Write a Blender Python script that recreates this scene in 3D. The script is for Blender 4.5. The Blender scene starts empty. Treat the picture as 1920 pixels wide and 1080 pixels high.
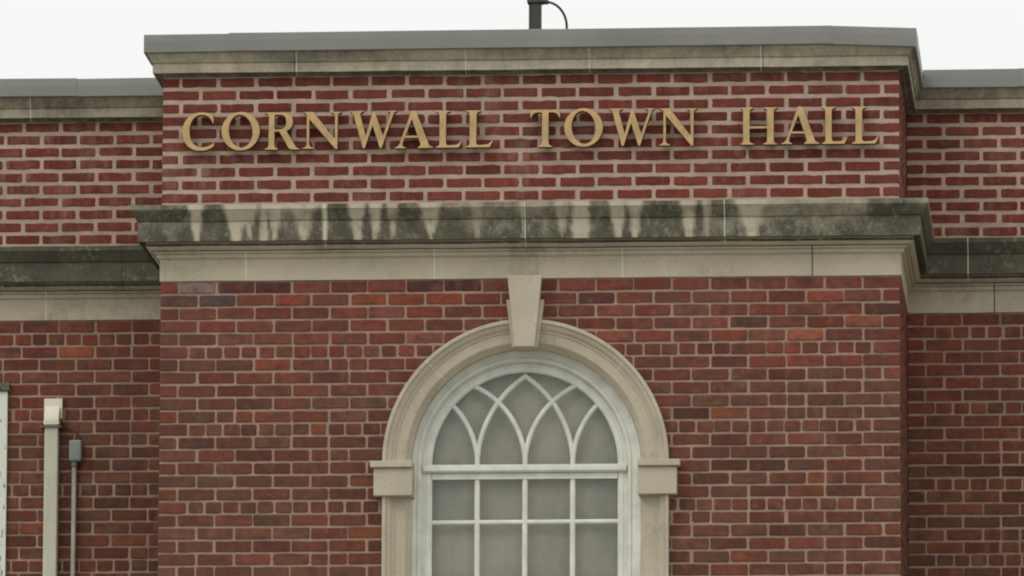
import bpy, math, random
from mathutils import Vector, Matrix, noise as mnoise
random.seed(7)
C = bpy.context.scene.collection
scene = bpy.context.scene

# ------------------------------------------------------------------ layout
W = 2.112          # half width of the projecting centre bay
DEP = 1.36         # how far the wings stand back
WX = 7.0           # half width of the whole front
BACK = 9.0
COP_T, COP_B = 11.013, 10.908
STB = 10.787
CORN_T, CYMA_B, COR_B, BED_B, FR_T, FR_B = 10.003, 9.911, 9.799, 9.738, 9.714, 9.588
ROWH = 0.0745
AX, AZ = -0.0155, 8.532       # arch centre
R_OUT, R_IN = 0.815, 0.655

def vnoise(x, y=0.0, z=0.0):
    return mnoise.noise(Vector((x, y, z)))

# ------------------------------------------------------------------ materials
def new_mat(name):
    m = bpy.data.materials.new(name); m.use_nodes = True
    nt = m.node_tree; nt.nodes.clear()
    out = nt.nodes.new('ShaderNodeOutputMaterial')
    b = nt.nodes.new('ShaderNodeBsdfPrincipled')
    nt.links.new(b.outputs[0], out.inputs[0])
    return m, nt, b, out

def tex_coord(nt, scale=(1, 1, 1)):
    t = nt.nodes.new('ShaderNodeTexCoord')
    mp = nt.nodes.new('ShaderNodeMapping')
    mp.inputs['Scale'].default_value = scale
    nt.links.new(t.outputs['Object'], mp.inputs[0])
    return mp.outputs[0]

def nz(nt, vec, scale, detail=4, rough=0.6):
    n = nt.nodes.new('ShaderNodeTexNoise')
    n.inputs['Scale'].default_value = scale
    n.inputs['Detail'].default_value = detail
    n.inputs['Roughness'].default_value = rough
    nt.links.new(vec, n.inputs['Vector'])
    return n.outputs['Fac']

def ramp(nt, fac, a, b, ca=0.0, cb=1.0):
    r = nt.nodes.new('ShaderNodeMapRange')
    r.inputs['From Min'].default_value = a; r.inputs['From Max'].default_value = b
    r.inputs['To Min'].default_value = ca; r.inputs['To Max'].default_value = cb
    nt.links.new(fac, r.inputs['Value'])
    return r.outputs[0]

def mixc(nt, fac, a, b, mode='MIX'):
    m = nt.nodes.new('ShaderNodeMix'); m.data_type = 'RGBA'; m.blend_type = mode
    m.clamp_factor = True
    for sock, v in ((m.inputs['Factor'], fac), (m.inputs[6], a), (m.inputs[7], b)):
        if isinstance(v, (int, float)): sock.default_value = v
        elif isinstance(v, tuple): sock.default_value = (*v, 1) if len(v) == 3 else v
        else: nt.links.new(v, sock)
    return m.outputs[2]

def math_n(nt, op, a, b):
    m = nt.nodes.new('ShaderNodeMath'); m.operation = op
    for i, v in enumerate((a, b)):
        if isinstance(v, (int, float)): m.inputs[i].default_value = v
        else: nt.links.new(v, m.inputs[i])
    return m.outputs[0]

def bump(nt, b, h, strength, dist):
    n = nt.nodes.new('ShaderNodeBump')
    n.inputs['Strength'].default_value = strength; n.inputs['Distance'].default_value = dist
    nt.links.new(h, n.inputs['Height']); nt.links.new(n.outputs[0], b.inputs['Normal'])

def attr(nt, name, out='Color'):
    a = nt.nodes.new('ShaderNodeAttribute'); a.attribute_name = name
    return a.outputs[out]

def mat_brick(name, bloom, bloomcol, flash):
    m, nt, b, _ = new_mat(name)
    v = tex_coord(nt)
    base = attr(nt, 'tone')
    f1 = ramp(nt, nz(nt, v, 22, 5, .7), .3, .7, .72, 1.30)
    mul = nt.nodes.new('ShaderNodeCombineColor')
    for i in range(3): nt.links.new(f1, mul.inputs[i])
    c = mixc(nt, 1.0, base, mul.outputs[0], 'MULTIPLY')
    # kiln flashing: darker and lighter patches inside single bricks
    c = mixc(nt, ramp(nt, nz(nt, tex_coord(nt, (1, 1, 1.6)), 8, 4, .6), .50, .60, 0, flash), c, (.078, .034, .027))
    c = mixc(nt, ramp(nt, nz(nt, tex_coord(nt, (1.2, 1, 1)), 10, 4, .6), .57, .66, 0, flash * .7), c, (.20, .075, .052))
    vs = tex_coord(nt, (1, 1, .45))
    f2 = ramp(nt, nz(nt, vs, 34, 3), .56, .76, 0, bloom)
    c = mixc(nt, f2, c, bloomcol)
    f3 = ramp(nt, nz(nt, v, 1.7, 4), .42, .75, 0, .32)
    c = mixc(nt, f3, c, (.095, .048, .036))
    c = mixc(nt, math_n(nt, 'MULTIPLY', ramp(nt, nz(nt, v, 1.3, 3), .44, .62), ramp(nt, nz(nt, tex_coord(nt, (1, 1, .35)), 11, 6, .75), .46, .66, 0, bloom * 1.5)), c, bloomcol)
    nt.links.new(c, b.inputs['Base Color'])
    b.inputs['Roughness'].default_value = .88
    b.inputs['Specular IOR Level'].default_value = .25
    bump(nt, b, nz(nt, v, 90, 4, .7), .5, .004)
    return m

def mat_mortar(name, c1, c2, dirt):
    m, nt, b, _ = new_mat(name)
    v = tex_coord(nt)
    c = mixc(nt, ramp(nt, nz(nt, v, 9, 5), .35, .65), c1, c2)
    c = mixc(nt, ramp(nt, nz(nt, v, 2.1, 4, .65), .5, .72, 0, .55), c, dirt)
    c = mixc(nt, ramp(nt, nz(nt, v, 120, 3), .4, .75, 0, .3), c, dirt)
    nt.links.new(c, b.inputs['Base Color'])
    b.inputs['Roughness'].default_value = .95
    b.inputs['Specular IOR Level'].default_value = .15
    bump(nt, b, nz(nt, v, 60, 5, .7), .7, .006)
    return m

def mat_stone(name, c1=(.485, .425, .325), c2=(.40, .35, .26), patch=.0):
    m, nt, b, _ = new_mat(name)
    v = tex_coord(nt)
    c = mixc(nt, ramp(nt, nz(nt, v, 2.3, 5), .35, .65), c1, c2)
    c = mixc(nt, ramp(nt, nz(nt, v, 70, 4, .7), .45, .8, 0, .35), c, (.24, .21, .15))
    # algae grime of its own shape plus painted soffit shade, held in the attribute 'stain'
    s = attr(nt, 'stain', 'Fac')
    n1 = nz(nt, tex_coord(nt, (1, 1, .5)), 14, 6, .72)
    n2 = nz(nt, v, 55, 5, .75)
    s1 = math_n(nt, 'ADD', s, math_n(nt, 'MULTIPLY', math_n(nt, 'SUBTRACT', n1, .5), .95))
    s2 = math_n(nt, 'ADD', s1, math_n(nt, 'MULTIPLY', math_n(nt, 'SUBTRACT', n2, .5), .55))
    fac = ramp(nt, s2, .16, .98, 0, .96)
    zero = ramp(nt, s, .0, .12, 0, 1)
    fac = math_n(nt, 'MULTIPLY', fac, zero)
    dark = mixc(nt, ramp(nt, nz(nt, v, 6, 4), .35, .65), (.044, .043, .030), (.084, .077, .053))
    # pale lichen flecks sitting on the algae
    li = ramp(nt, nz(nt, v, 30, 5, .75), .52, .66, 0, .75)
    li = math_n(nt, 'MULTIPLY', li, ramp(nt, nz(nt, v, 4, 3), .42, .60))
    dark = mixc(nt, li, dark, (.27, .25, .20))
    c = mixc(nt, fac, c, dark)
    nt.links.new(c, b.inputs['Base Color'])
    b.inputs['Roughness'].default_value = .85
    b.inputs['Specular IOR Level'].default_value = .25
    bump(nt, b, nz(nt, v, 110, 4, .7), .35, .003)
    return m

def mat_simple(name, col, rough=.5, var=.15, scale=12, metal=0, col2=None, bs=.1):
    m, nt, b, _ = new_mat(name)
    v = tex_coord(nt)
    d = col2 or tuple(x * (1 - var * 2) for x in col)
    c = mixc(nt, ramp(nt, nz(nt, v, scale, 5, .65), .35, .7), col, d)
    nt.links.new(c, b.inputs['Base Color'])
    b.inputs['Roughness'].default_value = rough; b.inputs['Metallic'].default_value = metal
    bump(nt, b, nz(nt, v, scale * 6, 3), bs, .003)
    return m

M_BRICK_UP = mat_brick('brick_upper', .42, (.27, .15, .12), .15)
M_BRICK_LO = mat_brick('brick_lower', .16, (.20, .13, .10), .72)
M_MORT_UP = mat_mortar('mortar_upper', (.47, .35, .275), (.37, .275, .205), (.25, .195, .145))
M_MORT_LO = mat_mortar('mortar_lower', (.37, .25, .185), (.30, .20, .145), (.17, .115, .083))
M_STONE = mat_stone('limestone')
M_JOINT = mat_simple('joint_mortar', (.64, .605, .51), .9, .14, 30)
M_SEAM = mat_simple('dark_seam_gap', (.05, .05, .04), .9, .2, 20)  # dark strip along some of the stone joints
M_METAL = mat_simple('grey_coping_metal', (.205, .204, .187), .5, .12, 1.6)
M_WHITE = mat_simple('white_paint', (.66, .66, .59), .5, .12, 9)
M_GOLD = mat_simple('gold_paint', (.53, .345, .148), .42, .20, 10)
M_GOLDSIDE = mat_simple('letter_return_dark', (.085, .058, .026), .6, .2, 14)  # dark brown for all side faces of the letters
M_DARKMETAL = mat_simple('dark_mast_paint', (.045, .043, .040), .6, .2, 5)
M_RUST = mat_simple('rusty_brown_paint', (.060, .030, .030), .7, .2, 9)
M_BLACK = mat_simple('black_cable', (.012, .012, .012), .5, .2, 9)
M_BEIGE = mat_simple('cream_raceway_paint', (.52, .51, .40), .5, .1, 4)
M_BEIGECAP = mat_simple('cream_fitting', (.70, .665, .54), .5, .08, 4)
M_GREYBOX = mat_simple('grey_box_enamel', (.20, .225, .215), .45, .12, 7)
M_CONDUIT = mat_simple('grey_conduit', (.30, .285, .245), .45, .15, 6)
M_ROOF = mat_simple('roof_membrane', (.10, .10, .10), .9, .2, 3)

def mat_peeling():
    m, nt, b, _ = new_mat('peeling_white_paint')
    v = tex_coord(nt, (1, 1, .35))
    f = ramp(nt, nz(nt, v, 38, 5, .7), .58, .64)
    c = mixc(nt, f, (.64, .66, .58), (.10, .085, .06))
    nt.links.new(c, b.inputs['Base Color']); b.inputs['Roughness'].default_value = .7
    return m
M_PEEL = mat_peeling()

def mat_glass():
    m, nt, b, out = new_mat('window_glass')
    nt.nodes.remove(b)
    fr = nt.nodes.new('ShaderNodeFresnel'); fr.inputs['IOR'].default_value = 1.5
    f2 = math_n(nt, 'MULTIPLY', fr.outputs[0], 1.9)
    tr = nt.nodes.new('ShaderNodeBsdfTransparent'); tr.inputs[0].default_value = (.93, .93, .90, 1)
    gl = nt.nodes.new('ShaderNodeBsdfGlossy'); gl.inputs['Roughness'].default_value = .02
    n = nt.nodes.new('ShaderNodeBump'); n.inputs['Strength'].default_value = .12; n.inputs['Distance'].default_value = .01
    nt.links.new(nz(nt, tex_coord(nt), 2.2, 2), n.inputs['Height']); nt.links.new(n.outputs[0], gl.inputs['Normal'])
    mx = nt.nodes.new('ShaderNodeMixShader')
    nt.links.new(f2, mx.inputs[0]); nt.links.new(tr.outputs[0], mx.inputs[1]); nt.links.new(gl.outputs[0], mx.inputs[2])
    nt.links.new(mx.outputs[0], out.inputs[0])
    return m
M_GLASS = mat_glass()
M_SHADE = mat_simple('roller_blind_cloth', (.76, .73, .62), .9, .15, 2.6)
M_ROOMWALL = mat_simple('room_plaster', (.36, .31, .24), .9, .1, 3)
M_GRASS = mat_simple('lawn', (.10, .105, .06), .95, .2, 1.5)
M_CONC = mat_simple('concrete', (.34, .33, .30), .9, .12, 2)

# ------------------------------------------------------------------ object helpers
class MB:
    def __init__(s): s.v = []; s.f = []; s.mi = []; s.tone = []; s.stain = []
    def add(s, vs, fs, mi=0, tone=None, stain=0.0):
        o = len(s.v); s.v += [tuple(p) for p in vs]
        s.f += [tuple(i + o for i in f) for f in fs]; s.mi += [mi] * len(fs)
        s.tone += [tone or (1, 1, 1)] * len(vs)
        s.stain += (stain if isinstance(stain, list) else [stain] * len(vs))
    def box(s, x0, x1, y0, y1, z0, z1, mi=0, stain=0.0):
        vs = [(x, y, z) for z in (z0, z1) for y in (y0, y1) for x in (x0, x1)]
        s.add(vs, [(0, 2, 3, 1), (4, 5, 7, 6), (0, 1, 5, 4), (2, 6, 7, 3), (0, 4, 6, 2), (1, 3, 7, 5)], mi, None, stain)
    def tube(s, pts, r, n=12, mi=0, caps=True):
        pts = [Vector(p) for p in pts]; rings = []
        for i, p in enumerate(pts):
            d = (pts[min(i + 1, len(pts) - 1)] - pts[max(i - 1, 0)]).normalized()
            a = d.orthogonal() if i == 0 else (rings_a - d * rings_a.dot(d))
            a.normalize(); rings_a = a; b = d.cross(a)
            rings.append([p + (a * math.cos(t) + b * math.sin(t)) * r for t in [2 * math.pi * k / n for k in range(n)]])
        vs = [q for R in rings for q in R]; fs = []
        for i in range(len(rings) - 1):
            for k in range(n):
                fs.append((i * n + k, i * n + (k + 1) % n, (i + 1) * n + (k + 1) % n, (i + 1) * n + k))
        if caps: fs += [tuple(range(n))[::-1], tuple(range((len(rings) - 1) * n, len(rings) * n))]
        s.add(vs, fs, mi)

def build(name, mb, mats, parent=None, smooth=False, bevel=0, weld=False):
    me = bpy.data.meshes.new(name)
    me.from_pydata(mb.v, [], mb.f); 
    if not isinstance(mats, (list, tuple)): mats = [mats]
    for m in mats: me.materials.append(m)
    me.polygons.foreach_set('material_index', mb.mi)
    a = me.attributes.new('tone', 'FLOAT_COLOR', 'POINT')
    a.data.foreach_set('color', [c for t in mb.tone for c in (*t, 1)])
    a = me.attributes.new('stain', 'FLOAT', 'POINT')
    a.data.foreach_set('value', mb.stain)
    if smooth: me.polygons.foreach_set('use_smooth', [True] * len(me.polygons))
    me.update(); me.validate()
    o = bpy.data.objects.new(name, me); C.objects.link(o)
    if parent: o.parent = parent
    if bevel:
        md = o.modifiers.new('bevel', 'BEVEL'); md.width = bevel; md.segments = 2; md.limit_method = 'ANGLE'
    return o

def empty(name, label, cat, loc=(0, 0, 0), group=None):
    o = bpy.data.objects.new(name, None); C.objects.link(o); o.location = loc
    o['label'] = label; o['category'] = cat
    if group: o['group'] = group
    return o

hall = empty('town_hall', 'red brick town hall with limestone cornice, arched window and gold name letters', 'building')

# ------------------------------------------------------------------ brickwork
def brick_poly(w, h, jit, rad, hi):
    """rounded, slightly ragged outline of one brick face, counter-clockwise"""
    pts = []
    if not hi: return [(0, 0), (w, 0), (w, h), (0, h)]
    nx = max(2, int(w / .045))
    rr = [rad * random.uniform(.5, 1.7) for _ in range(4)]
    pts.append((rr[0], 0))
    for i in range(1, nx): pts.append((w * i / nx, random.gauss(0, jit)))
    pts += [(w - rr[1], 0), (w - rr[1] * .25, rr[1] * .3), (w, rr[1])]
    pts.append((w + random.gauss(0, jit), h * .5))
    pts += [(w, h - rr[2]), (w - rr[2] * .25, h - rr[2] * .3), (w - rr[2], h)]
    for i in range(nx - 1, 0, -1): pts.append((w * i / nx, h + random.gauss(0, jit)))
    pts += [(rr[3], h), (rr[3] * .25, h - rr[3] * .3), (0, h - rr[3])]
    pts.append((random.gauss(0, jit), h * .5))
    pts += [(0, rr[0]), (rr[0] * .25, rr[0] * .3)]
    return pts

def add_brick(mb, fr, u0, u1, v0, v1, tone, jit, rad, hi, proud):
    """fr(u, v, n) -> world; n grows out of the wall"""
    w, h = u1 - u0, v1 - v0
    if w < .012: return
    pol = brick_poly(w, h, jit, min(rad, w * .2), hi)
    if hi:
        t0, t1 = random.gauss(0, .0012), random.gauss(0, .0012)
        front = []
        mid = []
        back = []
        bw = .0028
        for (x, y) in pol:
            cx, cy = w / 2, h / 2
            fx = x + (bw if x < cx else -bw) * min(1, abs(x - cx) / (w * .3))
            fy = y + (bw if y < cy else -bw) * min(1, abs(y - cy) / (h * .3))
            tilt = t0 * (x / w - .5) + t1 * (y / h - .5)
            front.append(fr(u0 + fx, v0 + fy, proud + tilt))
            mid.append(fr(u0 + x, v0 + y, proud - .0025 + tilt))
            back.append(fr(u0 + x, v0 + y, -.016))
        n = len(pol); vs = front + mid + back
        fs = [tuple(range(n))]
        for i in range(n):
            j = (i + 1) % n
            fs.append((i, n + i, n + j, j)); fs.append((n + i, 2 * n + i, 2 * n + j, n + j))
    else:
        vs = [fr(u0 + x, v0 + y, proud) for x, y in pol] + [fr(u0 + x, v0 + y, -.016) for x, y in pol]
        fs = [(0, 1, 2, 3)] + [(i, 4 + i, 4 + (i + 1) % 4, (i + 1) % 4) for i in range(4)]
    mb.add(vs, fs, 1, tone)

def cut(u0, u1, holes):
    segs = [(u0, u1)]
    for a, b in holes:
        nxt = []
        for s, e in segs:
            if b <= s or a >= e: nxt.append((s, e)); continue
            if a > s: nxt.append((s, a))
            if b < e: nxt.append((b, e))
        segs = nxt
    return segs

def tone_up():
    k = random.gauss(1, .13); g = random.gauss(0, .07)
    return (max(.02, .136 * k), max(.01, .028 * k * (1 + g)), max(.01, .020 * k * (1 + g)))

LO = [(.138, .044, .031), (.126, .048, .034), (.152, .044, .029), (.104, .037, .028), (.120, .054, .040),
      (.178, .055, .033), (.085, .031, .024), (.142, .056, .039)]
LOW = [22, 20, 15, 13, 12, 3, 5, 9]
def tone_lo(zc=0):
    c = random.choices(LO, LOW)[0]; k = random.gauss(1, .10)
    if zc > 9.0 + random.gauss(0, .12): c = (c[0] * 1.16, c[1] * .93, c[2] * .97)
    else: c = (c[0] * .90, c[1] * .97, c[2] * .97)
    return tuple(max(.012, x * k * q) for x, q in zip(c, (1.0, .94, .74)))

def wall(name, fr, length, z_hi, z_lo, first_row, style, holes=None, start=0.0, hdr=None, overrides=None, even_first=None, flip=False, lod=6.9):
    """coursed brickwork: first_row is the centre height of the top course"""
    mb = MB()
    up = style == 'up'
    bh = .0495 if up else .0605
    gap = .0225 if up else .0135
    jit = .0016 if up else .0009
    rad = .006 if up else .007
    pitch = .217
    row = 0
    zc = first_row
    while zc > z_lo - .02:
        v0, v1 = max(zc - bh / 2, z_lo + .001), min(zc + bh / 2, z_hi - .001)
        if v1 - v0 > .008:
            hl = holes(v0, v1) if holes else []
            hi = zc > lod
            edges = []
            is_h = hdr is not None and (row - hdr) % 6 == 0
            u = start
            if is_h:
                u1 = .163; edges.append((0, u1)); u = u1
                while u < length - .19: edges.append((u, u + .1)); u += .1
                rem = length - u
                if rem > .19: edges.append((u, u + rem * .6)); edges.append((u + rem * .6, length))
                else: edges.append((u, length))
            else:
                half = (row % 2 == 0) != flip
                u = 0.105 if half else .217
                edges.append((0, u))
                while u < length - .02:
                    e = min(u + pitch, length)
                    if length - e < .03: e = length
                    if (not up) and random.random() < .06 and not any(u - .1 <= q[0] < e + .1 and abs(zc - q[1]) < ROWH for q in (overrides or [])):
                        mdl = u + (e - u) * .5; edges.append((u, mdl)); edges.append((mdl, e))
                    else: edges.append((u, e))
                    u = e
            for (a, b) in edges:
                ja = a + (gap / 2 if a > 0 else 0) + random.gauss(0, .0022 if hi else 0) * (a > 0)
                jb = b - (gap / 2 if b < length else 0) + random.gauss(0, .0022 if hi else 0) * (b < length)
                dv = random.gauss(0, .0010)
                tn = tone_up() if up else tone_lo(zc)
                if overrides:
                    for (ou, oz, oc) in overrides:
                        if a <= ou < b and abs(zc - oz) < ROWH / 2: tn = oc
                for (s, e) in cut(ja, jb, hl):
                    add_brick(mb, fr, s, e, v0 + dv, v1 + dv, tn, jit, rad, hi, random.gauss(.0, .0009))
        zc -= ROWH; row += 1
    # mortar bed as strips behind the brick faces
    z = z_hi; step = .0375
    while z > z_lo + 1e-6:
        z2 = max(z_lo, z - step)
        hl = holes(z2, z) if holes else []
        for (s, e) in cut(0.003, length - .003, hl):
            nseg = max(1, int((e - s) / .05)) if (z > lod) else 1
            back = -.0045 if up else -.0055
            vs = []; fs = []
            for k in range(nseg + 1):
                uu = s + (e - s) * k / nseg
                for zz in (z2, z):
                    vs.append(fr(uu, zz, back + vnoise(uu * 11, zz * 17, 3.1) * .0018))
            for k in range(nseg): fs.append((2 * k, 2 * k + 2, 2 * k + 3, 2 * k + 1))
            mb.add(vs, fs, 0)
        z = z2
    return build(name, mb, [M_MORT_UP, M_BRICK_UP] if up else [M_MORT_LO, M_BRICK_LO], hall)

def fr_front(x0, y): return lambda u, v, n: (x0 + u, y - n, v)
def fr_right(x, y0): return lambda u, v, n: (x + n, y0 + u, v)
def fr_left(x, y1): return lambda u, v, n: (x - n, y1 - u, v)
def fr_back(x1, y): return lambda u, v, n: (x1 - u, y + n, v)

def bay_holes(v0, v1):
    if v0 > AZ:
        d = .76 ** 2 - (v0 - AZ) ** 2
        if d <= 0: return []
        h = math.sqrt(d) 
    elif v1 < 6.18: return []
    else: h = .76
    return [(AX - h + W, AX + h + W)]

Lb = 2 * W; Lw = WX - W
UPR, LOR = 10.741, 9.548
ov = []
def at_bay(px, py, c): ov.append(((px - 302) * .003045, 9.548 - (py - (540 - (px - 302) * .0078)) / 24.27 * ROWH, tuple(x * .80 for x in c)))
at_bay(370, 540, (.25, .17, .15)); at_bay(345, 564, (.12, .06, .055)); at_bay(420, 564, (.10, .065, .06))
at_bay(450, 540, (.13, .035, .035)); at_bay(515, 540, (.10, .03, .03))
at_bay(552, 563, (.24, .062, .035)); at_bay(365, 588, (.21, .062, .042)); at_bay(440, 588, (.19, .055, .035))
at_bay(700, 558, (.26, .062, .030)); at_bay(735, 585, (.21, .07, .05)); at_bay(815, 632, (.29, .095, .06))
at_bay(720, 540, (.20, .05, .035)); at_bay(770, 540, (.10, .032, .03)); at_bay(870, 540, (.085, .026, .024)); at_bay(920, 558, (.18, .045, .035))
at_bay(1510, 620, (.34, .10, .05)); at_bay(1550, 553, (.25, .065, .04)); at_bay(1575, 530, (.22, .06, .04)); at_bay(1515, 530, (.22, .05, .04))
at_bay(1320, 600, (.25, .07, .045)); at_bay(1620, 600, (.25, .075, .045)); at_bay(1160, 610, (.20, .05, .035)); at_bay(1050, 535, (.22, .055, .035))
at_bay(1650, 577, (.09, .03, .025)); at_bay(1410, 600, (.10, .04, .033)); at_bay(1120, 558, (.11, .035, .03)); at_bay(1500, 1010, (.2, .05, .035)); at_bay(480, 1050, (.22, .055, .035))
ovw = [(WX - 2.86, 9.39, (.27, .07, .032)), (WX - 3.05, 9.39, (.13, .035, .03))]

wall('parapet_wall', fr_front(-W, 0), Lb, STB + .02, CORN_T - .05, UPR, 'up')
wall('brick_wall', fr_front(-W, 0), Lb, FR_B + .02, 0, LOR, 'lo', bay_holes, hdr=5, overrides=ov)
WIN_C = 3.168 + .52
def wing_holes_l(v0, v1): return [(WX - WIN_C - .50, WX - WIN_C + .50)] if v0 > 7.05 and v1 < 9.18 else []
def wing_holes_r(v0, v1): return [(WIN_C - W + .4 - .50, WIN_C - W + .4 + .50)] if v0 > 7.05 and v1 < 9.18 else []
wall('parapet_wall', fr_front(-WX, DEP), Lw, STB + .02, CORN_T - .05, UPR, 'up', flip=True)
wall('parapet_wall', fr_front(W, DEP), Lw, STB + .02, CORN_T - .05, UPR, 'up')
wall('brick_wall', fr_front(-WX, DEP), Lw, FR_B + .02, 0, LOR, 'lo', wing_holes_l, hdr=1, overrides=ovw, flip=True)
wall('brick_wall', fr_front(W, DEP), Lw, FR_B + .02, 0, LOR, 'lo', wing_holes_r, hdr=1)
e0 = .019
for nm, sty, zh, zl, fr0 in (('parapet_wall', 'up', STB + .02, CORN_T - .05, UPR), ('brick_wall', 'lo', FR_B + .02, 0, LOR)):
    wall(nm, fr_right(W, e0), DEP - e0, zh, zl, fr0, sty, flip=True, lod=6.9)
    wall(nm, fr_left(-W, DEP), DEP - e0, zh, zl, fr0, sty, flip=True, lod=6.9)
    wall(nm, fr_right(WX, DEP + e0), BACK - DEP - e0, zh, zl, fr0, sty, flip=True, lod=99)
    wall(nm, fr_left(-WX, BACK), BACK - DEP - e0, zh, zl, fr0, sty, flip=True, lod=99)

# ------------------------------------------------------------------ swept stone mouldings
PATH = [(-WX, BACK), (-WX, DEP), (-W, DEP), (-W, 0), (W, 0), (W, DEP), (WX, DEP), (WX, BACK)]

def sweep(name, prof, mats, stain_shade_fn, joints, dx=.03, wob=.0, closed_prof=True, mat_joint=1, jw=.0035):
    """sweep prof [(out, z)] along PATH with mitred corners; joints: list of (segment, x or y)"""
    mb = MB(); P = [Vector(p) for p in PATH]
    segs = []
    for i in range(len(P) - 1):
        d = (P[i + 1] - P[i]).normalized(); segs.append((d, Vector((d.y, -d.x))))
    def mitre(i):
        if i == 0: return segs[0][1]
        if i == len(P) - 1: return segs[-1][1]
        a, b = segs[i - 1][1], segs[i][1]; m = (a + b)
        return m / (m.dot(a))
    np_ = len(prof)
    for i in range(len(P) - 1):
        A, B = P[i], P[i + 1]; L = (B - A).length; ma, mb_ = mitre(i), mitre(i + 1)
        fine = 1 <= i <= 5
        ts = [0, L]
        stepx = dx if fine else .5
        k = 1
        while k * stepx < L: ts.append(k * stepx); k += 1
        jt = []
        for jn in joints:
            sg, c = jn[:2]
            if sg != i: continue
            t = abs(c - (A.x if abs(segs[i][0].x) > .5 else A.y))
            jt.append((t, jn[2] if len(jn) > 2 else mat_joint)); ts = [q for q in ts if abs(q - t) > jw * 3 or q in (0, L) or any(abs(abs(q - w[0]) - jw) < 1e-6 for w in jt)] + [t - jw, t + jw]
        ts = sorted(ts)
        vs = []; st = []
        for t in ts:
            base = A + segs[i][0] * t
            n = segs[i][1]
            for (o, z) in prof:
                if t == 0: q = A + ma * o
                elif t == L: q = B + mb_ * o
                else:
                    # keep vertices inside the mitres
                    q = base + n * o
                    ta = (A + ma * o - A).dot(segs[i][0]); tb = (B + mb_ * o - B).dot(segs[i][0])
                    if t < ta: q = A + ma * o
                    if t > L + tb: q = B + mb_ * o
                w_ = vnoise(q.x * 3.1, q.y * 3, z * 5) * wob
                vs.append((q.x, q.y, z + w_)); st.append(stain_shade_fn(i, q.x, q.y, z, o))
        fs = []; mi = []
        for a in range(len(ts) - 1):
            isj = next((q[1] for q in jt if abs(ts[a] - (q[0] - jw)) < 1e-6), 0)
            for k in range(np_ - 1 if not closed_prof else np_):
                k2 = (k + 1) % np_
                f = (a * np_ + k, a * np_ + k2, (a + 1) * np_ + k2, (a + 1) * np_ + k)
                fs.append(f); mi.append(isj)
        o0 = len(mb.f); mb.add(vs, fs, 0, None, st); mb.mi[o0:] = mi
    return build(name, mb, mats, hall)

def px2x(px): return -2.11 + (px - 302) * .003045   # centre-bay pixels to metres, used once to note the stains' positions
STREAK = [(372, 24, 9, 1), (447, 38, 15, 1), (472, 22, 2, .75), (499, 6, 15, .8), (520, 26, 4, .65), (614, 8, 10, 1), (675, 28, 12, 1), (709, 20, 10, .9),
          (742, 20, 5, .65), (813, 36, 4, .8), (1094, 28, 24, 1), (1164, 26, 10, .95), (1196, 24, 9, .9), (1296, 28, 12, .9),
          (1415, 50, 14, .7), (985, 6, 5, .5), (575, 46, 8, .6), (1060, 24, 5, .45), (900, 22, 4, .35), (1330, 14, 6, .5)]
STREAK = [(px2x(a), b * .00305, c * .00305, d) for a, b, c, d in STREAK]

def corn_stain_shade(i, x, y, z, o):
    if .079 < o < .1205 and z < COR_B + .012 and o < .110: return 1.0      # shade of the drip soffit, painted as full dark tone
    upper = z > COR_B - .003 and o > .11
    if i == 3 or i == 2 or i == 4:
        if upper:
            t = (CORN_T - z) / (CORN_T - COR_B)
            s = .93 + .20 * t * t + .46 * vnoise(x * 2.3, 1.7, 4) + .3 * vnoise(x * 9, z * 11, 3) - (.10 if x < px2x(365) and z < CYMA_B else 0)
            t = (CORN_T - z) / (CORN_T - COR_B)
            for (sx, w0, w1, k) in STREAK:
                w = (w0 + (w1 - w0) * t) * .5 * (1 + .25 * vnoise(z * 30, sx * 9, 0))
                dd = abs(x - sx) / max(w, 1e-4)
                if dd < 1.5: s -= k * min(1, (1.5 - dd) / .70) * (.92 + .3 * vnoise(x * 20, z * 25, 5))
            if x > px2x(1390) and x < px2x(1630): s -= .34 if z > CYMA_B else .20
            if z > CYMA_B + .055: s -= .14 + .3 * vnoise(x * 6, 7, 1)
            return max(.13, min(1, s))
        if z > BED_B - .01 and o > .01: return max(.0, .14 + .30 * vnoise(x * 2.2, z * 8, 2) + (.3 if abs(x + .01) < .10 else 0))
        return max(.0, .10 + .22 * vnoise(x * 1.7, z * 3, 6) + (.22 if abs(x - px2x(985)) < .085 else 0))
    if upper: return (1.25 if z > CYMA_B else 1.12) + .25 * vnoise(x * 2.5, 5, z * 6)
    if z > BED_B - .01 and o > .01: return max(0, .34 + .35 * vnoise(x * 2.6, z * 8, 9))
    return max(0, .18 + .28 * vnoise(x * 2.7, z * 3, 5))

def arc_prof(p0, p1, bulge, n=7):
    out = []
    for k in range(1, n):
        t = k / n; s = (1 - math.cos(math.pi * t)) / 2 if bulge == 's' else t
        x = p0[0] + (p1[0] - p0[0]) * t; z = p0[1] + (p1[1] - p0[1]) * s
        if bulge != 's': x += bulge * math.sin(math.pi * t)
        out.append((x, z))
    return out

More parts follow.
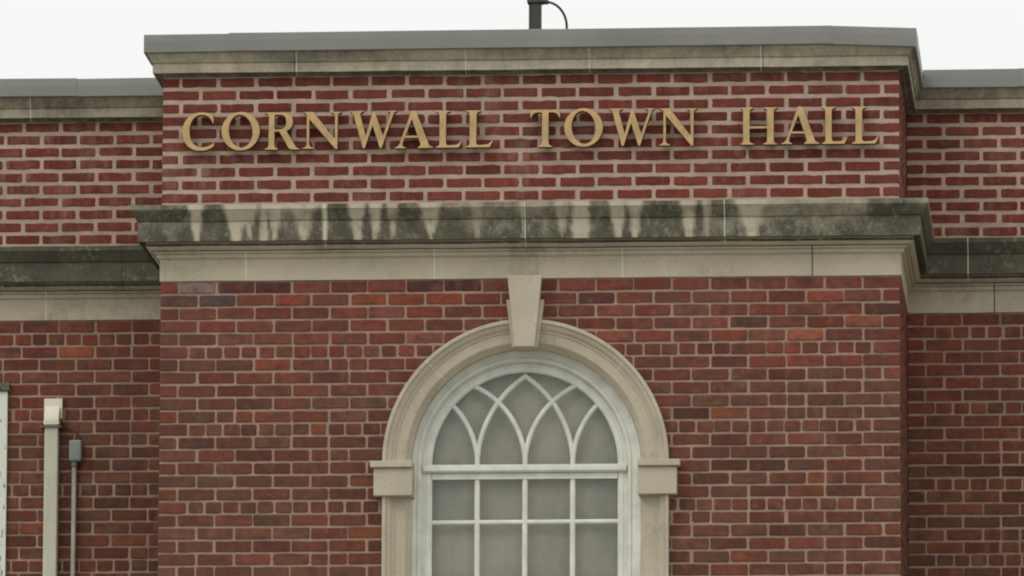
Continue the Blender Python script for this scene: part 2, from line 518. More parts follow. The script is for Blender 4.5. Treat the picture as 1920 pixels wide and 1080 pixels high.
# main cornice: wash, fillet, cyma, corona, bed moulding and plain frieze
pr = [(-.10, CORN_T + .012), (.10, CORN_T + .006), (.165, CORN_T), (.165, CORN_T - .028), (.160, CORN_T - .031)]
pr += arc_prof((.160, CORN_T - .031), (.128, CYMA_B + .006), .0, 5)
pr += [(.128, CYMA_B + .006), (.118, CYMA_B + .003), (.118, CYMA_B - .002), (.121, CYMA_B - .006)]
for k in range(1, 6): pr.append((.121, CYMA_B - .006 - (CYMA_B - .006 - COR_B) * k / 6))
pr += [(.121, COR_B), (.108, COR_B - .001), (.106, COR_B + .008), (.080, COR_B + .008), (.078, COR_B - .006)]
pr += arc_prof((.078, COR_B - .006), (.044, BED_B + .016), .017, 8)
pr += [(.044, BED_B + .016), (.040, BED_B + .013), (.040, BED_B + .006), (.024, BED_B + .004), (.024, FR_T + .006), (.012, FR_T), (.006, FR_T - .004)]
for k in range(1, 4): pr.append((.006, FR_T - .004 - (FR_T - .004 - FR_B) * k / 4))
pr += [(.006, FR_B), (-.10, FR_B)]
J = [(3, px2x(614)), (3, px2x(990)), (3, px2x(1363)), (1, -2.49, 2), (5, 2.47), (1, -4.1, 2), (5, 4.1, 2)]
# split so that the frieze has joints of its own
idx = next(i for i, p in enumerate(pr) if p[1] <= BED_B + .0161 and p[0] <= .0441)
crown = pr[:idx] + [(-.10, pr[idx][1] + .004)]
frieze = [(-.10, pr[idx][1] + .001)] + pr[idx:]
sweep('cornice', crown, [M_STONE, M_JOINT, M_SEAM], corn_stain_shade, J, dx=.015, wob=.003, jw=.0026)
J2 = [(3, px2x(462)), (3, px2x(817)), (3, px2x(1170)), (3, px2x(1525), 2), (1, -2.95), (5, 2.62, 2), (5, 4.3), (1, -4.6)]
sweep('frieze', frieze, [M_STONE, M_JOINT, M_SEAM], corn_stain_shade, J2, dx=.03, wob=.002, jw=.0034)

# limestone coping under the metal cap
def cop_stain_shade(i, x, y, z, o):
    if z < STB + .002: return .9  # shadow line under the coping, painted into the stone colour
    base = .50 if z > 10.847 else .40
    if i != 3: base += .12
    if i == 1: base += max(0, .35 - abs(x + W) * .6)  # left wing: darker towards the corner with the bay
    return max(.05, base + .34 * vnoise(x * 1.9, z * 6, 12))
cp = [(-.20, COP_B + .004), (.085, COP_B + .004), (.083, COP_B - .010), (.075, COP_B - .022), (.066, COP_B - .040), (.058, 10.850), (.049, 10.847), (.049, 10.843), (.053, 10.840),
      (.053, 10.815), (.053, STB + .004), (.049, STB), (.026, STB), (.018, STB - .004), (.012, STB - .012), (-.20, STB - .012)]
J3 = [(3, px2x(552), 2), (3, px2x(556)), (3, px2x(875)), (3, px2x(1108)), (3, px2x(1434), 2), (3, px2x(1430)), (1, -3.05), (5, 3.3), (1, -4.3), (5, 4.7)]
sweep('stone_coping', cp, [M_STONE, M_JOINT, M_SEAM], cop_stain_shade, J3, dx=.03, wob=.002, jw=.0022)

# grey sheet-metal cap, in lengths that do not quite line up
def cap(x0, x1, y0, yb, zt0, zt1, zb0, zb1, name='metal_coping', ends=(0, 0)):
    mb = MB()
    # cross-section: front face, top, back; with a small drip lip and hollow return
    def sec(x, zt, zb):
        return [(x, y0 + .006, zb - .004), (x, y0, zb), (x, y0 - .001, (zt + zb) / 2 + .01), (x, y0 + .001, zt - .003), (x, y0 + .004, zt), (x, yb, zt + .012), (x, yb, zb), (x, yb - .004, zb - .004)]
    n = 8; xs = [x0 + (x1 - x0) * k / 12 for k in range(13)]
    vs = []
    for k, x in enumerate(xs):
        t = k / 12; w_ = vnoise(x * 1.3, 2, 8) * .002
        vs += [(p[0], p[1] + vnoise(x * 2.1, p[2] * 9, 1) * .0012, p[2] + w_) for p in sec(x, zt0 + (zt1 - zt0) * t, zb0 + (zb1 - zb0) * t)]
    fs = []
    for a in range(12):
        for k in range(n):
            k2 = (k + 1) % n
            fs.append((a * n + k, (a + 1) * n + k, (a + 1) * n + k2, a * n + k2))
    fs += [tuple(range(n)), tuple(range(12 * n, 13 * n))[::-1]]
    mb.add(vs, fs)
    return mb
def capobj(mb, rot=None):
    if rot: mb.v = [rot(p) for p in mb.v]
    o = build('metal_coping', mb, M_METAL, hall)
    return o
o_ = .100
x0, x1, x2, x3 = -W - o_, -1.722, 1.702, W + o_
capobj(cap(x0, x1 + .03, -o_, .30, 11.007, 11.008, COP_B - .004, COP_B - .002))
capobj(cap(x1, x2 + .03, -o_ - .003, .303, 11.012, 11.017, COP_B - .001, COP_B + .005))
capobj(cap(x2 + .001, x3, -o_ - .001, .301, 11.0165, 10.997, COP_B + .003, COP_B - .017))
for s in (-1, 1):
    # wing lengths
    xa, xb = sorted((s * (W + .10), s * 2.79))
    capobj(cap(xa, xb, DEP - o_, DEP + .30, 11.014, 11.017, COP_B + .002, COP_B + .001))
    xa, xb = sorted((s * 2.775, s * (WX + o_)))
    capobj(cap(xa, xb, DEP - o_ - .003, DEP + .303, 11.018, 11.018, COP_B + .004, COP_B + .004))
    # returns along the sides of the bay and building
    for (xo, ya, yb2) in ((W + o_, .303, DEP + .30), (WX + o_, DEP + .31, BACK)):
        def rot(p, xo=xo, s=s): return (s * (xo + p[1]), p[0], p[2])
        mbx = cap(ya, yb2, 0, -.38, 11.006, 11.006, COP_B - .003, COP_B - .003)
        mbx.v = [(s * (xo - abs(p[1]) if p[1] < 0 else xo - p[1]), p[0], p[2]) for p in mbx.v]
        if s < 0: mbx.f = [f[::-1] for f in mbx.f]
        capobj(mbx)

# inner side of parapets and roof deck
mb = MB()
mb.box(-W + .02, W - .02, .05, .30, CORN_T - .05, STB + .1, 0)
mb.box(-WX + .02, -W + .25, DEP + .05, DEP + .30, CORN_T - .05, STB + .1, 0)
mb.box(W - .25, WX - .02, DEP + .05, DEP + .30, CORN_T - .05, STB + .1, 0)
mb.box(-WX + .02, WX - .02, DEP + .35, BACK, 10.30, 10.45, 0)
mb.box(-W + .02, W - .02, .32, DEP + .34, 10.30, 10.45, 0)
mb.box(-WX + .02, WX - .02, BACK - .02, BACK + .2, 0, 10.9, 0)
build('roof', mb, M_ROOF, hall)

# ------------------------------------------------------------------ arched stone surround
def ring(mb, prof, a0, a1, n, cx, cz, mi=0, stain=0.0, closed=True):
    """prof: [(r, y)]"""
    m = len(prof); vs = []; fs = []; st = []
    for k in range(n + 1):
        a = a0 + (a1 - a0) * k / n
        for (r, y) in prof:
            x, z = cx + r * math.cos(a), cz + r * math.sin(a)
            vs.append((x, y, z)); st.append(max(0, stain + .2 * vnoise(x * 5, z * 5, 1)) if stain else 0.0)
    for k in range(n):
        for j in range(m if closed else m - 1):
            j2 = (j + 1) % m
            fs.append((k * m + j, (k + 1) * m + j, (k + 1) * m + j2, k * m + j2))
    fs += [tuple(range(m))[::-1], tuple(range(n * m, (n + 1) * m))]
    mb.add(vs, fs, mi, None, st)

def straight(mb, prof, z0, z1, cx, s, mi=0, stain=0.0):
    m = len(prof); n = max(1, int(abs(z1 - z0) / .1)); vs = []; fs = []; st = []
    for k in range(n + 1):
        z = z0 + (z1 - z0) * k / n
        for (r, y) in prof:
            vs.append((cx + s * r, y, z)); st.append(max(0, stain + .2 * vnoise(r * 5, z * 5, s)) if stain else 0.0)
    for k in range(n):
        for j in range(m):
            j2 = (j + 1) % m; f = (k * m + j, (k + 1) * m + j, (k + 1) * m + j2, k * m + j2)
            fs.append(f if s < 0 else f[::-1])
    fs += [tuple(range(m)), tuple(range(n * m, (n + 1) * m))]
    mb.add(vs, fs, mi, None, st)

SP = [(R_OUT, .05), (R_OUT, -.046), (.811, -.050), (.795, -.050), (.793, -.046), (.790, -.037), (.782, -.036), (.772, -.033), (.763, -.026), (.757, -.018),
      (.755, -.016), (.745, -.016), (.743, -.010), (.690, -.010), (.684, -.008), (.662, .018), (R_IN, .024), (R_IN, .16), (R_IN, .30), (.80, .30)]
mb = MB()
aj = math.radians(45.5); g = .0028
segs_a = [(0, aj), (aj, math.pi - aj), (math.pi - aj, math.pi)]
for k, (a, b) in enumerate(segs_a):
    ring(mb, SP, a + (g if k else 0), b - (g if k < 2 else 0), 40, AX, AZ, 0, .12)
SPj = [(r - .0012 if y < .03 and r > R_IN + .01 else r, y + .0012) for r, y in SP]
for a in (aj, math.pi - aj): ring(mb, SPj, a - g, a + g, 1, AX, AZ, 1)
arch = build('arch_surround', mb, [M_STONE, M_JOINT], hall)

def keystone():
    mb = MB(); c = -.0185
    zt, zb = FR_B - .0, 9.178
    def wedge(wt, wb, z0, z1, y0, y1):
        vs = [(c - wb, y0, z0), (c + wb, y0, z0), (c + wt, y0, z1), (c - wt, y0, z1), (c - wb, y1, z0), (c + wb, y1, z0), (c + wt, y1, z1), (c - wt, y1, z1)]
        mb.add(vs, [(0, 1, 2, 3), (5, 4, 7, 6), (0, 4, 5, 1), (2, 6, 7, 3), (1, 5, 6, 2), (0, 3, 7, 4)], 0, None, .10)
    wedge(.098, .058, zb, zt, -.105, -.062)
    wedge(.107, .074, zb + .002, 9.455, -.0625, .10)
    return build('keystone', mb, M_STONE, arch, bevel=.004)
keystone()

for s in (-1, 1):
    mb = MB(); straight(mb, SP, 6.30, 8.337, AX, s, 0, .10)
    build('pilaster', mb, [M_STONE, M_JOINT], hall)
    mb = MB()
    a, b = sorted((AX + s * .640, AX + s * .862)); a2, b2 = sorted((AX + s * .640, AX + s * .880))
    mb.box(a, b, -.070, .15, 8.334, 8.492, 0, .1)
    mb.box(a2, b2, -.088, .15, 8.494, 8.531, 0, .1)
    build('impost', mb, M_STONE, hall, bevel=.004)
mb = MB(); mb.box(AX - .90, AX + .90, -.09, .32, 6.18, 6.30, 0, .3)
build('window_sill', mb, M_STONE, hall, bevel=.006)

# ------------------------------------------------------------------ arched window
win = bpy.data.objects.new('arched_window', None); C.objects.link(win); win.parent = hall
GC, GR, MP = -.0305, .530, .2725
ZS = 8.535
mb = MB()
FP = [(.665, .085), (.612, .100), (.609, .094), (.594, .094), (.590, .100), (.590, .125), (.583, .128), (.583, .20), (.665, .20)]
ring(mb, FP, 0, math.pi, 96, GC, ZS)
for s in (-1, 1): straight(mb, FP, 6.30, ZS, GC, s)
mb.box(GC - .583, GC + .583, .098, .20, 6.30, 6.34)
fr_ = build('window_frame', mb, M_WHITE, win)
# sash and fanlight rings
SPF = [(.582, .130), (.566, .130), (.562, .126), (.538, .126), (GR, .134), (GR, .165), (.582, .165)]
mb = MB(); ring(mb, SPF, 0, math.pi, 96, GC, ZS)
mb.box(GC - .5825, GC + .5825, .112, .166, ZS - .046, ZS - .001)
mb.box(GC - .5815, GC + .5815, .104, .125, ZS - .038, ZS - .012)
build('fanlight_frame', mb, M_WHITE, win, bevel=.0015)
mb = MB()
for s in (-1, 1): straight(mb, SPF, 6.345, ZS - .047, GC, s)
mb.box(GC - .529, GC + .529, .128, .165, 6.345, 6.43)
mb.box(GC - .529, GC + .529, .128, .165, ZS - .083, ZS - .048)
mb.box(GC - .529, GC + .529, .118, .164, 7.36, 7.405)
build('sash', mb, M_WHITE, win)

def bar(mb, pts, w=.0150, y0=.133, y1=.160):
    """a glazing bar following pts (x, z): flat nose with chamfered sides, mitred"""
    n = len(pts); prof = [(-w, y1), (-w, y0 + .007), (-w * .45, y0), (w * .45, y0), (w, y0 + .007), (w, y1)]
    vs = []; fs = []; m = len(prof)
    for i, p in enumerate(pts):
        a = pts[max(i - 1, 0)]; b = pts[min(i + 1, n - 1)]
        dx, dz = b[0] - a[0], b[1] - a[1]; L = math.hypot(dx, dz); nx, nzz = -dz / L, dx / L
        for (o, y) in prof: vs.append((p[0] + nx * o, y, p[1] + nzz * o))
    for i in range(n - 1):
        for j in range(m):
            j2 = (j + 1) % m
            fs.append((i * m + j, i * m + j2, (i + 1) * m + j2, (i + 1) * m + j))
    fs += [tuple(range(m)), tuple(range((n - 1) * m, n * m))[::-1]]
    mb.add(vs, fs)
mb = MB()
ztop, zbot = ZS - .082, 7.40
hz = 8.206
rows_z = [hz, hz - .33, hz - .66]
for k in (-1, 0, 1):
    x = GC + k * MP
    bar(mb, [(x, zbot), (x, ztop)])
for i, z in enumerate(rows_z):
    bar(mb, [(GC - .53, z - .001), (GC + .53, z + .0015)], .0125, .1345 + i * .0001)
for k in (-1, 0, 1):
    bar(mb, [(GC + k * MP, 6.42), (GC + k * MP, 7.37)], .015, .1335)
for z in (7.02, 6.72): bar(mb, [(GC - .53, z), (GC + .53, z)], .0125, .1352)
build('muntins', mb, M_WHITE, win)
# intersecting tracery of the fanlight: arcs that spring from the three mullions
mb = MB()
def arc(cx, R, a0, a1, yo):
    pts = []
    for k in range(41):
        a = a0 + (a1 - a0) * k / 40
        x, z = cx + R * math.cos(a), R * math.sin(a)
        if x * x + z * z <= (GR + .012) ** 2: pts.append((GC + x, ZS + z))
    if len(pts) > 2: bar(mb, pts, .0135, yo)
q = 0.0
for s in (-1, 1):
    def A(c, R, end, s=s):
        global q
        q += .0002
        cc = s * c
        if s > 0: arc(cc, R, 0, end, .133 + q)
        else: arc(cc, R, math.pi, math.pi - end, .133 + q)
    A(-.500, .500, 1.2)                                  # from the middle mullion, outwards
    A(-(MP + .490), .490, 1.2)                              # from the side mullion, outwards
    A(MP - .6125, .6125, math.acos(.34 / .6125) + .02)   # from the side mullion over to the crown
for k in (-1, 0, 1): pass
build('tracery', mb, M_WHITE, win)

mb = MB()
n = 64
vs = [(GC + .529 * math.cos(math.pi * k / n), .150, ZS + .529 * math.sin(math.pi * k / n)) for k in range(n + 1)]
mb.add(vs, [tuple(range(n + 1))])
zz = [6.42, 6.72, 7.02, 7.38, 7.546, 7.876, 8.206, ZS - .046]
for a_ in range(7):
    for b_ in range(4):
        xa, xb = GC + (b_ - 2) * MP + (.016 if b_ == 0 else 0), GC + (b_ - 1) * MP - (.016 if b_ == 3 else 0)
        t1, t2 = random.gauss(0, .0012), random.gauss(0, .0012)
        mb.add([(xa, .1502 - t1 - t2, zz[a_]), (xb, .1502 + t1 - t2, zz[a_]), (xb, .1502 + t1 + t2, zz[a_ + 1]), (xa, .1502 - t1 + t2, zz[a_ + 1])], [(0, 1, 2, 3)])
build('glass', mb, M_GLASS, win)
# interior: room, blind
mb = MB()
pl = []
for k in range(41):
    x = GC - .62 + 1.24 * k / 40; y = .240 + .009 * math.sin(k * .55) + .004 * math.sin(k * 1.3)
    pl.append((x, y))
vs = [(x, y, 7.30) for x, y in pl] + [(x, y, 9.25) for x, y in pl]
mb.add(vs, [(k, k + 1, 42 + k, 41 + k) for k in range(40)])
mb.box(GC - .62, GC + .62, .225, .245, 7.28, 7.31)
build('roller_blind', mb, M_SHADE, win)
mb = MB()
x0, x1, y0, y1, z0, z1 = -1.9, 1.9, .32, 1.3, 6.0, 9.5
for f in ([(x0, y1, z0), (x1, y1, z0), (x1, y1, z1), (x0, y1, z1)], [(x0, y0, z0), (x0, y1, z0), (x0, y1, z1), (x0, y0, z1)],
          [(x1, y0, z0), (x1, y1, z0), (x1, y1, z1), (x1, y0, z1)], [(x0, y0, z0), (x1, y0, z0), (x1, y1, z0), (x0, y1, z0)], [(x0, y0, z1), (x1, y0, z1), (x1, y1, z1), (x0, y1, z1)],
          [(x0, y0, z0), (GC - .66, y0, z0), (GC - .66, y0, z1), (x0, y0, z1)], [(GC + .66, y0, z0), (x1, y0, z0), (x1, y0, z1), (GC + .66, y0, z1)]):
    mb.add(f, [(0, 1, 2, 3)])
build('room', mb, M_ROOMWALL, win)

# ------------------------------------------------------------------ wing windows
def wing_window(xc):
    w = bpy.data.objects.new('wing_window', None); C.objects.link(w); w.parent = hall
    mb = MB(); h = .52; z0, z1 = 7.10, 9.166; y = DEP
    mb.box(xc - h, xc - h + .06, y - .02, y + .12, z0, z1); mb.box(xc + h - .06, xc + h, y - .02, y + .12, z0, z1)
    mb.box(xc - h + .06, xc + h - .06, y - .018, y + .12, z1 - .06, z1 - .001)
    for s in (-1, 1): mb.box(xc + s * (h - .09) - .03, xc + s * (h - .09) + .03, y + .03, y + .11, z0, z1 - .06)
    mb.box(xc - h + .12, xc + h - .12, y + .031, y + .11, 8.10, 8.16); mb.box(xc - h + .12, xc + h - .12, y + .031, y + .11, z1 - .12, z1 - .06)
    for k in (-1, 0, 1): mb.box(xc + k * .2 - .012, xc + k * .2 + .012, y + .04, y + .09, z0, z1 - .12)
    for z in (7.45, 7.8, 8.45, 8.75): mb.box(xc - h + .12, xc + h - .12, y + .042, y + .088, z - .012, z + .012)
    build('window_frame', mb, M_PEEL, w, bevel=.003)
    mb = MB(); mb.add([(xc - h, y + .07, z0), (xc + h, y + .07, z0), (xc + h, y + .07, z1), (xc - h, y + .07, z1)], [(0, 1, 2, 3)])
    build('glass', mb, M_GLASS, w)
    mb = MB(); mb.add([(xc - h, y + .20, z0 - .1), (xc + h, y + .20, z0 - .1), (xc + h, y + .20, z1 + .1), (xc - h, y + .20, z1 + .1)], [(0, 1, 2, 3)])
    build('roller_blind', mb, M_SHADE, w)
    mb = MB(); mb.box(xc - h - .012, xc + h + .012, y - .035, y + .10, z1 + .001, z1 + .05, 0, .9)
    build('lintel', mb, M_STONE, w, bevel=.004)
    mb = MB(); mb.box(xc - h - .05, xc + h + .05, y - .07, y + .12, z0 - .10, z0 - .001, 0, .5)
    build('sill', mb, M_STONE, w, bevel=.004)
wing_window(-WIN_C); wing_window(WIN_C + .4)

# ------------------------------------------------------------------ gold letters
GL = {
 'L': ['M 0 0 L 600 0 L 680 195 L 640 195 Q 590 78 450 74 L 330 72 Q 268 72 268 130 L 268 880 Q 275 950 370 965 L 370 1000 L 0 1000 L 0 965 Q 88 950 93 880 L 93 110 Q 90 45 0 30'],
 'H': ['M 0 0 L 360 0 L 360 30 Q 255 45 250 110 L 250 430 L 700 430 L 700 110 Q 695 45 600 30 L 600 0 L 975 0 L 975 30 Q 890 45 882 110 L 882 890 Q 890 955 975 970 L 975 1000 L 600 1000 L 600 970 Q 695 955 700 890 L 700 498 L 250 498 L 250 890 Q 255 955 360 970 L 360 1000 L 0 1000 L 0 970 Q 68 955 73 890 L 73 110 Q 68 45 0 30'],
 'A': ['M 0 0 L 300 0 L 300 30 Q 200 45 215 120 L 262 275 L 620 275 L 675 120 Q 690 45 600 30 L 600 0 L 1020 0 L 1020 30 Q 930 50 895 120 L 560 1010 L 440 1010 L 425 960 L 130 130 Q 95 50 0 30', 'M 287 345 L 600 345 L 455 770'],
 'N': ['M 0 0 L 310 0 L 310 30 Q 205 45 195 120 L 195 790 L 905 -20 L 965 -20 L 965 880 Q 970 955 1070 970 L 1070 1000 L 770 1000 L 770 970 Q 875 955 880 880 L 880 270 L 290 1000 L 10 1000 L 10 970 Q 95 955 115 900 L 115 120 Q 105 45 0 30'],
 'W': ['M 0 1000 L 0 970 Q 70 950 95 880 L 345 -15 L 400 -15 L 600 590 L 790 -15 L 842 -15 L 1145 880 Q 1170 955 1235 970 L 1235 1000 L 985 1000 L 985 970 Q 1085 955 1066 880 L 872 330 L 660 965 L 606 965 L 425 330 L 280 880 Q 270 955 365 970 L 365 1000'],
 'T': ['M 235 0 L 635 0 L 635 30 Q 535 45 528 110 L 528 925 L 640 925 Q 770 920 805 785 L 845 785 L 830 1000 L 35 1000 L 20 785 L 60 785 Q 95 920 225 925 L 342 925 L 342 110 Q 335 45 235 30'],
 'C': ['M 862 715 L 828 715 Q 760 935 535 945 C 320 945 205 760 205 505 C 205 250 340 78 560 78 Q 740 80 870 215 L 880 110 Q 740 -22 500 -22 C 200 -22 0 190 0 495 C 0 800 215 1022 510 1022 Q 680 1022 800 965 L 850 985'],
 'R': ['M 0 0 L 370 0 L 370 30 Q 280 45 274 110 L 274 485 L 395 485 L 640 70 Q 680 0 770 0 L 970 0 L 970 30 Q 890 40 840 110 L 600 505 C 720 545 770 640 770 750 C 770 920 640 1000 440 1000 L 0 1000 L 0 970 Q 100 955 107 890 L 107 110 Q 100 45 0 30', 'M 274 550 L 400 550 C 520 555 582 630 582 745 C 582 880 520 935 400 935 L 274 935'],
 'O': [],
}
def parse(path):
    t = path.split(); i = 0; pts = []; cur = None
    while i < len(t):
        c = t[i]
        if c in 'ML': cur = (float(t[i + 1]), float(t[i + 2])); pts.append(cur); i += 3
        elif c == 'Q':
            a = cur; b = (float(t[i + 1]), float(t[i + 2])); e = (float(t[i + 3]), float(t[i + 4])); i += 5
            for k in range(1, 7):
                s = k / 6; pts.append(tuple((1 - s) ** 2 * a[j] + 2 * s * (1 - s) * b[j] + s * s * e[j] for j in (0, 1)))
            cur = e
        elif c == 'C':
            a = cur; b, d, e = [(float(t[i + 1 + 2 * m]), float(t[i + 2 + 2 * m])) for m in range(3)]; i += 7
            for k in range(1, 13):
                s = k / 12; pts.append(tuple((1 - s) ** 3 * a[j] + 3 * s * (1 - s) ** 2 * b[j] + 3 * s * s * (1 - s) * d[j] + s ** 3 * e[j] for j in (0, 1)))
            cur = e
    return pts
def ell(cx, cy, rx, ry, tilt, n=48):
    o = []
    for k in range(n):
        a = 2 * math.pi * k / n; x, y = rx * math.cos(a), ry * math.sin(a)
        o.append((cx + x * math.cos(tilt) - y * math.sin(tilt), cy + x * math.sin(tilt) + y * math.cos(tilt)))
    return o
def letter(ch, x0, x1, label, dz=0.0, rz=0.0):
    loops = [parse(p) for p in GL[ch]] if ch != 'O' else [ell(518, 500, 518, 522, 0), ell(518, 500, 312, 438, math.radians(7))]
    xs = [p[0] for l in loops for p in l]; w = max(xs); mn = min(xs)
    H = .2165; sx = (x1 - x0) / (w - mn); sz = H / 1000
    cu = bpy.data.curves.new('letter', 'CURVE'); cu.dimensions = '2D'; cu.fill_mode = 'BOTH'
    cu.extrude = .022; cu.bevel_depth = .0018; cu.bevel_resolution = 1; cu.offset = -.0024
    cx = (x0 + x1) / 2
    for l in loops:
        sp = cu.splines.new('POLY'); sp.points.add(len(l) - 1)
        for i, p in enumerate(l): sp.points[i].co = (x0 + (p[0] - mn) * sx - cx, p[1] * sz, 0, 1)
        sp.use_cyclic_u = True
    tmp = bpy.data.objects.new('tmp', cu); C.objects.link(tmp)
    dg = bpy.context.evaluated_depsgraph_get(); dg.update()
    me = bpy.data.meshes.new_from_object(tmp.evaluated_get(dg)); bpy.data.objects.remove(tmp); me.name = 'sign_letter'
    me.materials.clear(); me.materials.append(M_GOLD); me.materials.append(M_GOLDSIDE)
    me.update()
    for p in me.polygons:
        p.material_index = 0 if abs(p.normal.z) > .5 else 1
    o = bpy.data.objects.new('sign_letter', me); C.objects.link(o)
    o.location = (cx, -.036, 10.3375 + dz)
    o.rotation_euler = (math.pi / 2, 0, 0)
    if rz: o.rotation_euler = (math.pi / 2, rz, 0)
    o['label'] = label; o['category'] = 'letter'; o['group'] = 'gold letters of the name on the parapet'
    return o
def lx(px):
    pts = [(341, -1.992), (870, -.372), (1400, 1.243), (1620, 1.911), (1700, 2.154)]
    for (a, b), (c, d) in zip(pts, pts[1:]):
        if px <= c: return b + (d - b) * (px - a) / (c - a)
    return pts[-1][1]
LT = [('C', 341.5, 402, 'gold serif C that begins the word CORNWALL, at the far left of the sign'),
 ('O', 415, 487.5, 'round gold O of CORNWALL, between its C and its R'),
 ('R', 496, 563, 'gold serif R, the only R on the brick parapet'),
 ('N', 567, 641, 'gold serif N of CORNWALL, between the R and the W'),
 ('W', 656, 744, 'gold serif W of CORNWALL, between the N and the A'),
 ('A', 740, 813, 'gold serif A of CORNWALL, right after the W'),
 ('L', 817, 867, 'gold serif L that is first of the pair ending CORNWALL, next to the A'),
 ('L', 873, 925, 'gold serif L that is the last letter of CORNWALL, before the gap'),
 ('T', 994, 1051, 'gold serif T that begins the word TOWN, the only T on the parapet'),
 ('O', 1058, 1131, 'round gold O of TOWN, between the T and the W'),
 ('W', 1142, 1228, 'gold serif W of TOWN, between the O and the N'),
 ('N', 1236, 1308, 'gold serif N that ends the word TOWN'),
 ('H', 1388, 1458, 'gold serif H that begins the word HALL, the only H on the parapet'),
 ('A', 1465, 1537, 'gold serif A of HALL, right after the H'),
 ('L', 1541, 1590, 'gold serif L that is first of the pair ending HALL, next to the A'),
 ('L', 1597, 1648, 'gold serif L, last letter of HALL, at the far right of the sign')]
for i, (ch, a, b, lab) in enumerate(LT):
    letter(ch, lx(a), lx(b), lab, [0, 0, -.002, .001, .004, -.001, 0, 0, -.002, .002, .003, 0, 0, .001, 0, -.001][i], [0, 0, .008, 0, 0, -.006, 0, .006, 0, 0, 0, .004, 0, 0, -.005, 0][i])

# ------------------------------------------------------------------ mast and cable on the roof
mast = empty('roof_mast', 'dark square steel mast rising behind the centre parapet with a looped cable', 'mast', (-.016, .62, 10.45))
def rel(mb, o): mb.v = [(p[0] - o.location.x, p[1] - o.location.y, p[2] - o.location.z) for p in mb.v]; return mb
mb = MB(); mb.box(-.052, -.040, .594, .655, 10.45, 13.4, 1); mb.box(-.040, .019, .59, .655, 10.45, 13.4, 0)
build('pole', rel(mb, mast), [M_DARKMETAL, M_RUST], mast, bevel=.003)
mb = MB(); mb.box(-.062, .029, .58, .665, 11.305, 11.40)
build('clamp', rel(mb, mast), M_DARKMETAL, mast, bevel=.004)
mb = MB(); mb.tube([(.029, .62, 11.315), (.060, .62, 11.315)], .015, 10)
build('cable_gland', rel(mb, mast), M_DARKMETAL, mast)
mb = MB(); mb.box(-.06, .027, .582, .663, 11.135, 11.150)
build('collar', rel(mb, mast), M_DARKMETAL, mast)
mb = MB()
pts = [(.045 + .122 * math.sin(t), .62, 11.165 + .150 * math.cos(t)) for t in [math.pi / 2 * k / 14 for k in range(15)]]
pts += [(.168, .62, 11.05), (.16, .62, 10.8), (.14, .62, 10.46)]
mb.tube(pts, .0075, 10)
build('cable', rel(mb, mast), M_BLACK, mast, smooth=True)

# ------------------------------------------------------------------ raceway and junction box on the left wing
rc = empty('cable_raceway', 'cream rectangular raceway running up the brick left wing beside the small grey box', 'raceway', (-2.897, DEP, 3.0))
mb = MB(); mb.box(-2.940, -2.858, DEP - .085, DEP - .006, 3.0, 8.965)
build('channel', rel(mb, rc), M_BEIGE, rc, bevel=.008)
mb = MB()
# elbow that turns back into the wall
n = 8; vs = []
for k in range(n + 1):
    a = math.pi / 2 * k / n
    for (x, r) in ((-2.9425, .125), (-2.8555, .125), (-2.8555, .012), (-2.9425, .012)):
        vs.append((x, DEP + .035 - r * math.cos(a), 8.967 + r * math.sin(a)))
fs = []
for k in range(n):
    for j in range(4): fs.append((k * 4 + j, k * 4 + (j + 1) % 4, (k + 1) * 4 + (j + 1) % 4, (k + 1) * 4 + j))
fs += [(3, 2, 1, 0), (n * 4, n * 4 + 1, n * 4 + 2, n * 4 + 3)]
mb.add(vs, fs)
mb.box(-2.9445, -2.8535, DEP - .093, DEP - .004, 8.955, 8.985)
mb.box(-2.950, -2.842, DEP - .035, DEP - .002, 9.00, 9.118)
build('elbow', rel(mb, rc), M_BEIGECAP, rc, bevel=.008)
mb = MB(); mb.box(-2.965, -2.84, DEP - .0945, DEP - .002, 8.939, 8.948)
build('strap', rel(mb, rc), mat_simple('galvanised_strap', (.12, .12, .095), .6, .2, 9), rc)
jb = empty('junction_box', 'small grey enamel junction box on the left wing with a thin conduit below it', 'junction box', (-2.75, DEP, 8.74))
mb = MB(); mb.box(-2.797, -2.722, DEP - .065, DEP - .003, 8.742, 8.868)
build('box', rel(mb, jb), M_GREYBOX, jb, bevel=.010)
mb = MB(); mb.tube([(-2.768, DEP - .03, 8.745), (-2.772, DEP - .03, 3.0)], .0145, 12); mb.tube([(-2.768, DEP - .03, 8.745), (-2.768, DEP - .03, 8.715)], .019, 12)
build('conduit', rel(mb, jb), M_CONDUIT, jb, smooth=True)
mb = MB(); mb.tube([(-2.84, DEP - .012, 8.945), (-2.80, DEP - .010, 8.938), (-2.765, DEP - .010, 8.922), (-2.74, DEP - .012, 8.90), (-2.732, DEP - .02, 8.862)], .003, 8)
build('wire', rel(mb, jb), mat_simple('brown_wire', (.06, .045, .03), .7, .2, 9), jb, smooth=True)

# ------------------------------------------------------------------ ground
def flat(name, x0, x1, y0, y1, z, m):
    mb = MB(); mb.add([(x0, y0, z), (x1, y0, z), (x1, y1, z), (x0, y1, z)], [(0, 1, 2, 3)])
    o = build(name, mb, m); o['kind'] = 'structure'; return o
flat('ground', -600, 600, -600, 600, 0, M_GRASS)
flat('pavement', -9, 9, -30, -.05, .004, M_CONC)
flat('road', -600, 600, -41, -31, .006, mat_simple('asphalt', (.05, .05, .052), .9, .15, 3))

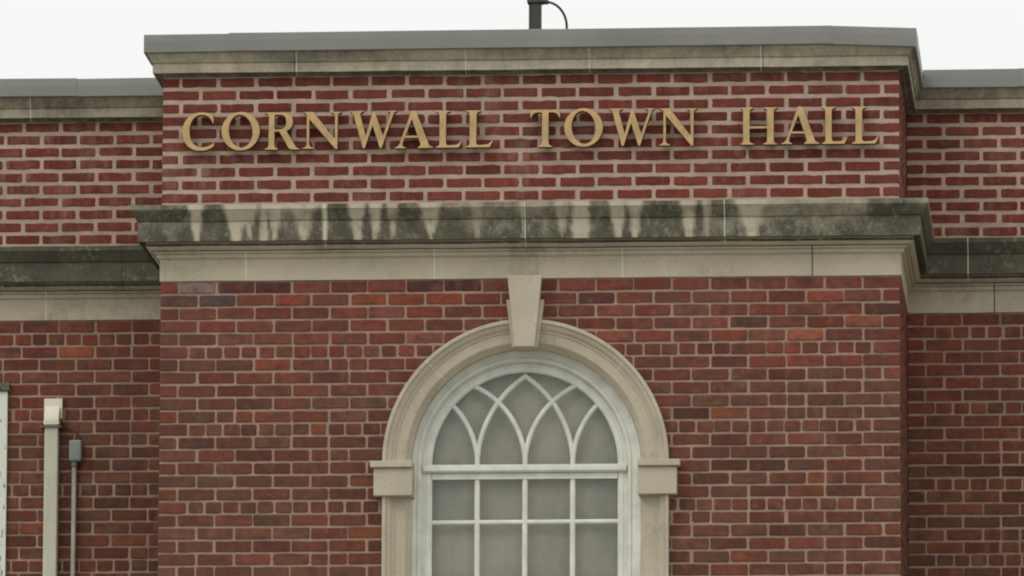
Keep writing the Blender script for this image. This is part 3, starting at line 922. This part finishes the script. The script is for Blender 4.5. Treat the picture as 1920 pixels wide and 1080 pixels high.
# ------------------------------------------------------------------ light: bright overcast
SUN_EL, SUN_AZ = math.radians(48), math.radians(-48)   # azimuth measured from straight out in front (-Y), negative = left
wd = bpy.data.worlds.new('World'); scene.world = wd; wd.use_nodes = True
nt = wd.node_tree; nt.nodes.clear()
out = nt.nodes.new('ShaderNodeOutputWorld'); bg = nt.nodes.new('ShaderNodeBackground')
sky = nt.nodes.new('ShaderNodeTexSky'); sky.sky_type = 'NISHITA'; sky.sun_disc = False
sky.sun_elevation = SUN_EL; sky.sun_rotation = math.pi + SUN_AZ
hs = nt.nodes.new('ShaderNodeHueSaturation'); hs.inputs['Saturation'].default_value = .15; hs.inputs['Value'].default_value = .08
nt.links.new(sky.outputs[0], hs.inputs['Color'])
tc = nt.nodes.new('ShaderNodeTexCoord'); sep = nt.nodes.new('ShaderNodeSeparateXYZ'); nt.links.new(tc.outputs['Generated'], sep.inputs[0])
grad = ramp(nt, sep.outputs['Z'], 0, 1, .70, 2.15)
cl = nt.nodes.new('ShaderNodeCombineColor')
for i, k in enumerate((.985, 1.0, .985)): nt.links.new(math_n(nt, 'MULTIPLY', grad, k), cl.inputs[i])
nt.links.new(mixc(nt, .97, hs.outputs[0], cl.outputs[0]), bg.inputs[0])
bg.inputs['Strength'].default_value = .98
nt.links.new(bg.outputs[0], out.inputs[0])
sl = bpy.data.lights.new('sun', 'SUN'); sl.energy = .9; sl.angle = math.radians(25); sl.color = (1, .96, .88)
so = bpy.data.objects.new('sun', sl); C.objects.link(so)
d = Vector((math.sin(SUN_AZ) * math.cos(SUN_EL), -math.cos(SUN_AZ) * math.cos(SUN_EL), math.sin(SUN_EL)))
so.rotation_euler = d.to_track_quat('Z', 'Y').to_euler(); so.location = (0, -20, 30)

# ------------------------------------------------------------------ camera
yaw, pitch, roll, fpx = .0765817, .1633124, .0038536, 16056.07
f = Vector((-math.sin(yaw) * math.cos(pitch), math.cos(yaw) * math.cos(pitch), math.sin(pitch)))
r = Vector((math.cos(yaw), math.sin(yaw), 0)); u = r.cross(f)
c_, s_ = math.cos(roll), math.sin(roll)
R_, U_ = c_ * r + s_ * u, -s_ * r + c_ * u
cam = bpy.data.cameras.new('camera'); co = bpy.data.objects.new('camera', cam); C.objects.link(co)
mt = Matrix((R_, U_, -f)).transposed().to_4x4(); mt.translation = Vector((3.5851, -48.0, 1.60))
co.matrix_world = mt
cam.sensor_width = 36; cam.lens = fpx / 1920 * 36; cam.clip_end = 2000; cam.clip_start = .5
scene.camera = co
scene.view_settings.view_transform = 'Standard'; scene.view_settings.look = 'None'
scene.view_settings.exposure = 0; scene.view_settings.gamma = 1
scene.cycles.filter_width = 2.0
